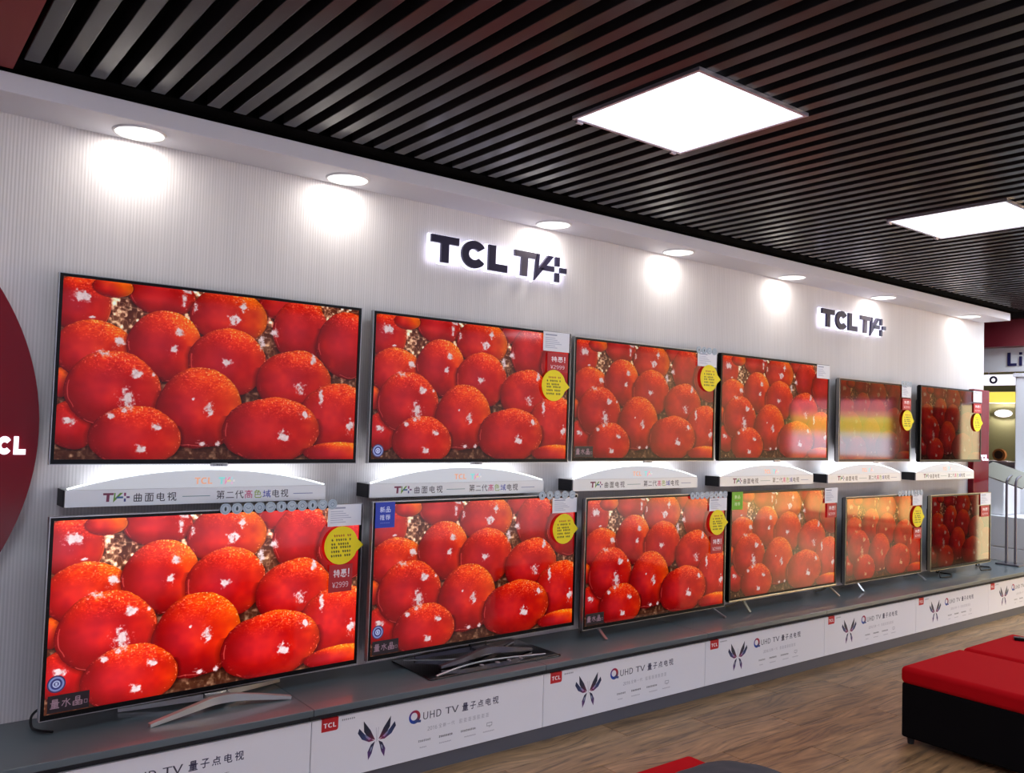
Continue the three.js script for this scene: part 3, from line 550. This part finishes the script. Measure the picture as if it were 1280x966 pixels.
const greenMat = std({ map: canvasTex(128, 150, (c) => { c.fillStyle = '#6fbf1e'; c.fillRect(0, 0, 128, 150); hanzi(c, '新品', 30, 26, 32, '#dff3c4', 0.1, 0.1); c.fillStyle = '#c83c28'; c.fillRect(34, 72, 56, 4); hanzi(c, '推荐', 30, 86, 32, '#dff3c4', 0.1, 0.1); }), roughness: 0.45 });
function planar(g, w, h) { const p = g.attributes.position, uv = g.attributes.uv; for (let i = 0; i < p.count; i++) uv.setXY(i, p.getX(i) / w + 0.5, p.getY(i) / h + 0.5); return g; }
const q = new THREE.Vector3();
function onTV(o, tv, wx, wy, off) {             // put o on the front of a TV at world x, y
  const w = tv.userData.size[0], l = (wx - tv.position.x) / Math.cos(tv.rotation.y);
  q.set(Math.max(-w / 2 - 0.03, Math.min(w / 2 + 0.03, l)), wy - tv.position.y, off); tv.updateMatrixWorld(); q.applyMatrix4(tv.matrixWorld);
  o.position.copy(q); o.rotation.y = tv.rotation.y;
}
const whichTV = (tv) => { const i = UP.indexOf(tv); return i >= 0 ? `${ORD[i]} upper TV` : `${ORD[LO.indexOf(tv)]} lower TV`; };
function flat(tv, name, label, cat, grp, x0, y0, x1, y1, mat, off) {
  const w = x1 - x0, h = y1 - y0, m = mesh(name, planar(box(w, h, 0.0022), w, h), mat); tag(m, label, cat, grp); onTV(m, tv, (x0 + x1) / 2, (y0 + y1) / 2, off); return m;
}
const card = (tv, x0, y0, x1, y1) => flat(tv, 'price_card', `white price card on the top corner of the ${whichTV(tv)} from the red disc`, 'card', 'price cards on the TVs', x0, y0, x1, y1, cardMat, 0.0012);
const promo = (tv, x0, y0, x1, y1) => flat(tv, 'sale_tag', `red sale tag with white lettering on the ${whichTV(tv)} from the red disc`, 'tag', 'red sale tags on the TVs', x0, y0, x1, y1, promoMat, 0.0012);
const bubbleGeo = (r) => { const s = new THREE.Shape(); s.moveTo(r * 0.93, -r * 0.36); s.absarc(0, 0, r, -0.37, -2 * Math.PI + 0.3, true); s.lineTo(r * 1.34, -0.05 * r); return planar(extr(s, 0.0025, 0, 28), 2 * r, 2 * r); };
function bubble(tv, x, y, r) { const m = mesh('speech_bubble_tag', bubbleGeo(r), bubbleMat); tag(m, `yellow speech-bubble tag with handwriting on the ${whichTV(tv)} from the red disc`, 'tag', 'yellow bubble tags on the TVs'); onTV(m, tv, x, y, 0.0045); }
const iconGeo = new THREE.CylinderGeometry(0.022, 0.022, 0.003, 24).rotateX(Math.PI / 2); planar(iconGeo, 0.044, 0.044);
function icons(tv, x0, x1, y, n) {
  const t = thing('icon_strip', `strip of round pale icon stickers on the ${whichTV(tv)} from the red disc`, 'icon strip', 'round icon strips on the TVs'); onTV(t, tv, (x0 + x1) / 2, y, 0.004);
  const step = (x1 - x0) / n;
  mesh('backing', box(x1 - x0 - 0.02, 0.012, 0.002), acrylic, t, 0, 0, -0.0026);
  for (let i = 0; i < n; i++) mesh('icon', iconGeo, iconMat[(i * 3 + (i > 7 ? 0 : i === 0 ? 0 : 1)) % 4], t, -(x1 - x0) / 2 + step * (i + 0.5), 0, 0);
}
icons(LO[0], 1.168, 1.69, 1.122, 11); card(LO[0], 1.648, 1.026, 1.812, 1.119); bubble(LO[0], 1.716, 0.943, 0.082); promo(LO[0], 1.664, 0.742, 1.778, 0.86);
flat(LO[1], 'new_product_card', 'blue card with white Chinese characters on the second lower TV', 'card', null, 1.856, 1.014, 1.956, 1.127, blueMat, 0.0012);
icons(LO[1], 2.812, 3.08, 1.128, 5); card(LO[1], 2.915, 1.034, 3.09, 1.112); bubble(LO[1], 2.997, 0.95, 0.078);
icons(LO[2], 3.967, 4.318, 1.098, 8); card(LO[2], 4.15, 1.0, 4.318, 1.078); bubble(LO[2], 4.226, 0.93, 0.076); promo(LO[2], 4.17, 0.742, 4.286, 0.846);
flat(LO[3], 'new_product_card', 'green card with pale Chinese characters on the fourth lower TV', 'card', null, 4.366, 1.0, 4.474, 1.11, greenMat, 0.0012);
card(LO[3], 5.392, 1.008, 5.552, 1.114); promo(LO[3], 5.422, 0.906, 5.54, 1.004);
icons(LO[4], 6.384, 6.77, 1.05, 8); card(LO[4], 6.615, 0.95, 6.768, 1.038); bubble(LO[4], 6.688, 0.862, 0.082); promo(LO[4], 6.636, 0.69, 6.755, 0.774);
card(LO[5], 7.79, 0.914, 7.99, 1.016); promo(LO[5], 7.8, 0.812, 7.96, 0.905);
card(UP[1], 2.874, 1.885, 3.058, 1.988); promo(UP[1], 2.906, 1.776, 3.05, 1.876); bubble(UP[1], 2.952, 1.703, 0.083);
icons(UP[2], 4.1, 4.3, 1.985, 4); card(UP[2], 4.118, 1.886, 4.298, 1.976); bubble(UP[2], 4.226, 1.815, 0.083);
card(UP[3], 5.411, 1.885, 5.572, 1.982);
icons(UP[4], 6.59, 6.75, 1.908, 4); card(UP[4], 6.6, 1.8, 6.746, 1.898); promo(UP[4], 6.612, 1.7, 6.745, 1.79); bubble(UP[4], 6.682, 1.618, 0.082);
card(UP[5], 7.84, 1.812, 8.006, 1.91); promo(UP[5], 7.85, 1.716, 8.0, 1.8); bubble(UP[5], 7.912, 1.632, 0.08);

// ---------------------------------------------------------------- ottomans, pouf, remote
function ottoman(x0, z0, label, grp) {
  const t = thing('ottoman', label, 'ottoman', grp, x0 + 0.305, 0, z0 + 0.31);
  mesh('cushion', rbox(0.612, 0.085, 0.622, 0.026, 4), M.redFabric, t, 0, 0.3285, 0);
  mesh('base', rbox(0.6, 0.262, 0.61, 0.012, 3), M.blackFabric, t, 0, 0.161, 0);
  for (const [a, b] of [[-1, -1], [1, -1], [-1, 1], [1, 1]]) mesh('foot', new THREE.CylinderGeometry(0.018, 0.014, 0.034, 14), M.rubber, t, a * 0.27, 0.016, b * 0.27);
}
ottoman(4.135, 1.408, 'bare red-topped black ottoman standing beside the ottoman with the remote', 'red ottomans');
ottoman(4.785, 1.41, 'red-topped black ottoman with a black remote on it', 'red ottomans');
ottoman(1.757, 1.578, 'red-topped black ottoman with a dark grey bag on it', 'red ottomans');
{
  const r = thing('remote_control', 'small black remote control lying on the red ottoman', 'remote', null, 5.27, 0.371, 1.56, 0.5);
  mesh('case', rbox(0.045, 0.018, 0.16, 0.006), M.bezel, r, 0, 0.009, 0);
  for (let k = 0; k < 6; k++) mesh('key', new THREE.CylinderGeometry(0.004, 0.004, 0.003, 10), M.darkSilver, r, k % 2 ? 0.01 : -0.01, 0.0185, -0.05 + Math.floor(k / 2) * 0.03);
}
{
  const t = thing('fabric_bag', 'dark grey soft fabric bag lying on the red ottoman', 'bag', null, 2.17, 0.372, 1.965);
  const g = new THREE.SphereGeometry(1, 48, 32), p = g.attributes.position;
  for (let i = 0; i < p.count; i++) {
    const x = p.getX(i), y = p.getY(i), z = p.getZ(i), s = (v) => Math.sign(v) * Math.pow(Math.abs(v), 0.72), w = 1 + 0.07 * (fbm(x * 3 + 9, z * 3 + 4) - 0.5);
    p.setXYZ(i, s(x) * 0.225 * w, y < 0 ? -0.032 * Math.pow(-y, 0.4) : s(y) * 0.034 * (1 + 0.5 * (fbm(x * 4 + 2, z * 4) - 0.5)), s(z) * 0.225 * w);
  }
  g.computeVertexNormals();
  mesh('body', g, M.greyFabric, t, 0, 0.033, 0);
  mesh('zip', sweep([[-0.2, 0.036, 0.15], [-0.215, 0.036, 0], [-0.2, 0.036, -0.16]], () => 0.008, () => 0.006, 16), M.blackFabric, t);
  mesh('strap', sweep([[-0.1, 0.068, -0.06], [0, 0.075, -0.02], [0.1, 0.069, 0.02]], () => 0.03, () => 0.006, 16), M.blackFabric, t);
}

// ---------------------------------------------------------------- the neighbouring stand past the end of the wall
{
  const rb = mesh('bulkhead', box(0.25, 0.255, 2.6), std({ color: 0x74202c, roughness: 0.35 })); rb.position.set(8.88, 2.513, -0.25); rb.userData = { kind: 'structure', label: 'dark red ceiling bulkhead past the end of the wall', category: 'bulkhead' };
  const t = thing('sign_board', 'white header board with navy lettering under the red bulkhead', 'sign', null, 8.93, 2.15, -0.35);
  mesh('board', rbox(0.05, 0.235, 2.4, 0.004), M.white, t, 0, 0.1175, 0);
  const nm = std({ color: 0x1c1a52, roughness: 0.4 });
  const L = mesh('letter', extr(poly([[0, 0], [0.08, 0], [0.08, 0.024], [0.026, 0.024], [0.026, 0.13], [0, 0.13]]), 0.012), nm, t, -0.026, 0.055, 0.315); L.rotation.y = -Math.PI / 2;
  const I = mesh('letter', mergeGeometries([extr(rectShape(0, 0, 0.024, 0.09), 0.012), extr(rectShape(0, 0.106, 0.024, 0.13), 0.012)]), nm, t, -0.026, 0.055, 0.42); I.rotation.y = -Math.PI / 2;
  const p = thing('display_pillar', 'plain white pillar panel of the neighbouring stand', 'pillar', null, 9.92, 0, 0.36);
  mesh('panel', rbox(0.4, 2.15, 1.3, 0.01), M.white, p, 0, 1.075, 0); mesh('cap', rbox(0.44, 0.04, 1.34, 0.006), M.white, p, 0, 2.17, 0);
}
{
  const t = thing('pillar_light_box', 'tall narrow cream light box on the side of the white pillar', 'light box', null, 9.69, 0.12, 0.93);
  mesh('case', rbox(0.05, 1.75, 0.2, 0.006), M.white, t, 0, 0.875, 0); mesh('face', box(0.006, 1.71, 0.17), glow(0xffefb8, 4), t, -0.027, 0.875, 0);
  rectLight(0xffefb8, 1.5, 0.2, 1.7, [9.655, 0.995, 0.93], [0, 0.995, 0.93]).name = 'light_box_lamp';
}
{
  const t = thing('info_stand', 'floor-style info stand with two grey tubes and tilted board on the last cabinet', 'info stand', null, 8.35, 0.3605, 0.225);
  const tube = (z) => { const c = new THREE.CatmullRomCurve3([[0, 0.01, z], [0, 0.72, z], [0.03, 0.775, z], [0.1, 0.8, z]].map((p) => new THREE.Vector3(...p)), false, 'catmullrom', 0.2); return new THREE.TubeGeometry(c, 30, 0.011, 10); };
  mesh('rail', tube(-0.038), M.darkSilver, t); mesh('rail', tube(0.038), M.darkSilver, t);
  mesh('base', rbox(0.16, 0.012, 0.2, 0.004), M.darkSilver, t, 0, 0.006, 0);
  const b = mesh('board', rbox(0.3, 0.012, 0.42, 0.004), std({ color: 0x7a776a, roughness: 0.5 }), t, 0.16, 0.8, -0.1); b.rotation.z = 0.35; b.rotation.x = 0.3;
}
{
  const t = thing('display_plinth', 'white stepped display plinth beyond the last cabinet', 'plinth', null, 9.45, 0, -0.4);
  for (const [y0, y1, w] of [[0, 0.268, 0.5], [0.274, 0.405, 0.5], [0.412, 0.716, 0.5]]) mesh('step', rbox(w, y1 - y0, 1.6, 0.004), M.white, t, 0, (y0 + y1) / 2, 0);
  const a = thing('washing_machine', 'white front-loading washer with a round black door on the plinth', 'washer', null, 9.5, 0.7165, -0.45);
  mesh('body', rbox(0.4, 0.42, 0.46, 0.015), M.white, a, 0, 0.21, 0);
  mesh('door', (() => { const g = new THREE.CylinderGeometry(0.07, 0.075, 0.02, 32); g.rotateZ(Math.PI / 2); return g; })(), phy({ color: 0x0a0b12, roughness: 0.1, clearcoat: 1 }), a, -0.207, 0.145, 0.02);
  mesh('door_ring', (() => { const g = new THREE.TorusGeometry(0.078, 0.008, 8, 32); g.rotateY(Math.PI / 2); return g; })(), M.silver, a, -0.203, 0.145, 0.02);
}
{
  const ow = std({ color: 0x9a9664, roughness: 0.7 });
  const wl = struct('wall_right', box(0.1, 3.1, 3.6), ow, 'olive wall of the far stand', 13.15, 1.55, -1.4); wl.userData.category = 'wall';
  const s1 = thing('lit_sign', 'small white lit sign with a dark ring mark', 'sign', null, 11, 2.14, -0.95);
  mesh('face', rbox(0.04, 0.13, 0.4, 0.006), glow(0xf6f0ff, 1.3), s1, 0, 0.065, 0);
  mesh('ring_mark', (() => { const g = new THREE.TorusGeometry(0.035, 0.013, 8, 28); g.rotateY(Math.PI / 2); return g; })(), M.letter, s1, -0.024, 0.065, -0.085);
  mesh('hanger', box(0.01, 0.42, 0.01), M.alu, s1, 0, 0.34, -0.15); mesh('hanger', box(0.01, 0.42, 0.01), M.alu, s1, 0, 0.34, 0.15);
  const s2 = thing('yellow_light_box', 'glowing yellow light box on the olive wall', 'light box', null, 13.05, 2.0, -1.7);
  mesh('case', rbox(0.06, 0.17, 0.56, 0.006), M.white, s2, 0, 0.085, 0); mesh('face', box(0.01, 0.15, 0.54), glow(0xffdf5a, 1.1), s2, -0.034, 0.085, 0);
  rectLight(0xffdf5a, 1, 0.5, 0.14, [13.0, 2.085, -1.7], [5, 2.085, -1.7]).name = 'light_box_lamp';
  const s3 = thing('oval_wall_lamp', 'white oval wall lamp under the yellow light box', 'lamp', null, 13.06, 1.8, -1.76);
  mesh('shade', (() => { const g = new THREE.SphereGeometry(0.055, 24, 16); g.scale(0.6, 1, 2.2); return g; })(), glow(0xfff6ff, 1.6), s3, -0.02, 0.055, 0); mesh('mount', box(0.04, 0.05, 0.1), M.white, s3, 0.02, 0.055, 0);
  const pl = new THREE.PointLight(0xfff6ff, 0.4); pl.name = 'wall_lamp'; pl.position.set(12.95, 1.855, -1.76); scene.add(pl);
  const s4 = thing('shop_counter', 'dull purple counter of the far stand', 'counter', null, 11.2, 0, -1.2);
  mesh('body', rbox(0.5, 1.18, 1.2, 0.01), std({ color: 0x7b7590, roughness: 0.5 }), s4, 0, 0.59, 0); mesh('top', rbox(0.56, 0.04, 1.26, 0.008), std({ color: 0x8f8a9c, roughness: 0.4 }), s4, 0, 1.2, 0);
  const s5 = thing('wooden_clock', 'round orange wooden clock standing on the purple counter', 'clock', null, 11.2, 1.2205, -1.05);
  mesh('case', (() => { const g = new THREE.CylinderGeometry(0.075, 0.075, 0.05, 28); g.rotateZ(Math.PI / 2); return g; })(), std({ color: 0xb8743c, roughness: 0.5 }), s5, 0, 0.075, 0);
  mesh('face', (() => { const g = new THREE.CylinderGeometry(0.05, 0.05, 0.008, 28); g.rotateZ(Math.PI / 2); return g; })(), std({ color: 0x3a2a22, roughness: 0.4 }), s5, -0.027, 0.075, 0);
}

// ---------------------------------------------------------------- the rest of the place: corridor beyond the shop, seen mirrored in the screens
{
  const cream = std({ color: 0xe6d2a4, roughness: 0.35 });
  const c = struct('floor_corridor', box(9, 0.1, 14.6), cream, 'cream tiled corridor floor beyond the wood', 17.5, -0.05, 3.9); c.userData.category = 'floor';
  const h = struct('floor_hall', box(17, 0.1, 5.5), std({ color: 0xd9d6d4, roughness: 0.4 }), 'pale tiled hall floor behind the shop', 4.5, -0.05, 8.45); h.userData.category = 'floor';
  struct('wall_corridor', box(0.2, 4.3, 14.6), std({ color: 0x5e4c44, roughness: 0.7 }), 'brown wall across the corridor', 22.1, 2.15, 3.9);
  struct('wall_left', box(0.2, 4.3, 14.6), std({ color: 0xc9c6ca, roughness: 0.8 }), 'plain grey wall at the shop side', -4.1, 2.15, 3.9);
  struct('wall_front', box(26.4, 4.3, 0.2), std({ color: 0x7c787e, roughness: 0.8 }), 'plain grey wall of the hall facing the TV wall', 9, 2.15, 11.2);
  struct('wall_rear', box(26.4, 4.3, 0.2), std({ color: 0xd0ccce, roughness: 0.8 }), 'wall behind the neighbouring stand', 9, 2.15, -3.2);
  struct('wall_bulkhead', box(17.4, 1.64, 0.1), M.white, 'white bulkhead where the slatted ceiling meets the high hall', 4.7, 2.65 + 0.82, 5.76);
  struct('wall_bulkhead_side', box(0.1, 1.64, 8.9), M.white, 'white bulkhead where the slatted ceiling meets the corridor', 13.45, 2.65 + 0.82, 1.3);
  const hc = struct('ceiling_hall', box(26.4, 0.1, 14.6), M.white, 'high white ceiling of the hall', 9, 4.35, 3.9); hc.userData.category = 'ceiling';
  const CL = [[15.6, 6.2, 'beside the advertising screen', 1], [19.5, 4.2, 'near the brown corridor wall', 0.15], [17.5, 8.4, 'where corridor and hall meet', 1]];
  for (const [x, z, l, k] of CL) {
    const t = thing('corridor_light', `broad warm ceiling light of the corridor ${l}`, 'ceiling light', 'corridor ceiling lights', x, 4.2, z);
    mesh('housing', rbox(1.6, 0.05, 1.6, 0.01), M.white, t, 0, 0.07, 0); mesh('diffuser', box(1.5, 0.01, 1.5), glow(0xffedc0, 1.5), t, 0, 0.04, 0);
    rectLight(0xffe8b4, ENTRANCE_POWER * k, 1.5, 1.5, [x, 4.22, z], [x, 0, z]).name = 'corridor_lamp';
  }
  [[-1, 'beside the grey side wall'], [3.6, 'nearest the wood floor'], [8.2, 'in the middle of the hall'], [12.2, 'toward the corridor']].forEach(([x, l]) => {
    const t = thing('hall_light', `broad cool white ceiling light of the hall ${l}`, 'ceiling light', 'hall ceiling lights', x, 4.2, 8.6);
    mesh('housing', rbox(3.1, 0.05, 2.1, 0.01), M.white, t, 0, 0.07, 0); mesh('diffuser', box(3, 0.01, 2), glow(0xeceeff, 1.5), t, 0, 0.04, 0);
    rectLight(0xd4e2ff, HALL_POWER, 3, 2, [x, 4.22, 8.6], [x, 0, 8.6]).name = 'hall_lamp';
  });
  const dc = thing('display_cupboard', 'tall dark brown wooden cupboard beside the corridor', 'cupboard', null, 12.2, 0, 2.45), bw = std({ color: 0x2c1d16, roughness: 0.7 });
  mesh('body', rbox(0.5, 1.86, 0.82, 0.008), bw, dc, 0, 0.97, 0); mesh('plinth', box(0.44, 0.04, 0.76), M.rubber, dc, 0, 0.02, 0);
  for (const k of [-1, 1]) { const d = mesh('door', rbox(0.02, 1.8, 0.4, 0.004), bw, dc, -0.262, 0.97, k * 0.205); mesh('handle', rbox(0.02, 0.14, 0.012, 0.004), M.silver, d, -0.018, 0, -k * 0.16); }
  // big screen facing the shop
  const tex = canvasTex(512, 384, (x) => {
    const bands = [[0, '#c86a80'], [60, '#e8a08c'], [100, '#f0d838'], [165, '#f6f0d0'], [190, '#e8ecff'], [270, '#f4e6ee'], [285, '#d84a28'], [330, '#f0c8c0'], [345, '#8a6ac8'], [384, '#6a4ab0']];
    for (let i = 0; i < bands.length - 1; i++) { x.fillStyle = bands[i][1]; x.fillRect(0, bands[i][0], 512, bands[i + 1][0] - bands[i][0] + 1); }
    for (let i = 0; i < 9; i++) { x.fillStyle = i % 2 ? '#c83a1c' : '#f08a3c'; x.beginPath(); x.ellipse(30 + i * 58, 308, 34, 20, 0, 0, 7); x.fill(); }
    for (let i = 0; i < 6; i++) { x.fillStyle = i % 2 ? '#5a6ad0' : '#a86ac0'; x.beginPath(); x.ellipse(40 + i * 90, 364, 44, 14, 0, 0, 7); x.fill(); }
    for (let i = 0; i < 5; i++) { x.fillStyle = '#f8e860'; x.beginPath(); x.ellipse(50 + i * 110, 100, 60, 16, 0, 0, 7); x.fill(); }
  });
  const t = thing('advertising_screen', 'large screen with layered yellow, white and red bands facing the shop', 'screen', null, 14.3, 0, 5.27);
  const m = mesh('picture', new THREE.PlaneGeometry(1.95, 1.35), std({ color: 0x101010, emissive: 0xffffff, emissiveMap: tex, emissiveIntensity: 7, roughness: 0.4 }), t, -0.046, 1.43, 0); m.rotation.y = -Math.PI / 2;
  mesh('cabinet', rbox(0.09, 1.45, 2.05, 0.01), M.housing, t, 0, 1.43, 0);
  for (const z of [-0.9, 0.9]) mesh('leg', box(0.08, 0.72, 0.08), M.housing, t, 0, 0.36, z);
  mesh('foot_plate', rbox(0.5, 0.02, 2.2, 0.004), M.housing, t, 0, 0.01, 0);
  rectLight(0xffd8b0, 1.2, 1.9, 1.3, [14.22, 1.43, 5.27], [5, 1.43, 5.27]).name = 'screen_lamp';
}

// ---------------------------------------------------------------- hand over
const renderer = new THREE.WebGLRenderer({ antialias: true });
renderer.shadowMap.enabled = true;
renderer.toneMapping = THREE.LinearToneMapping;
renderer.toneMappingExposure = EXPOSURE;
scene.traverse((o) => { if (o.userData && o.userData.size) delete o.userData.size; });
renderer.render(scene, camera);
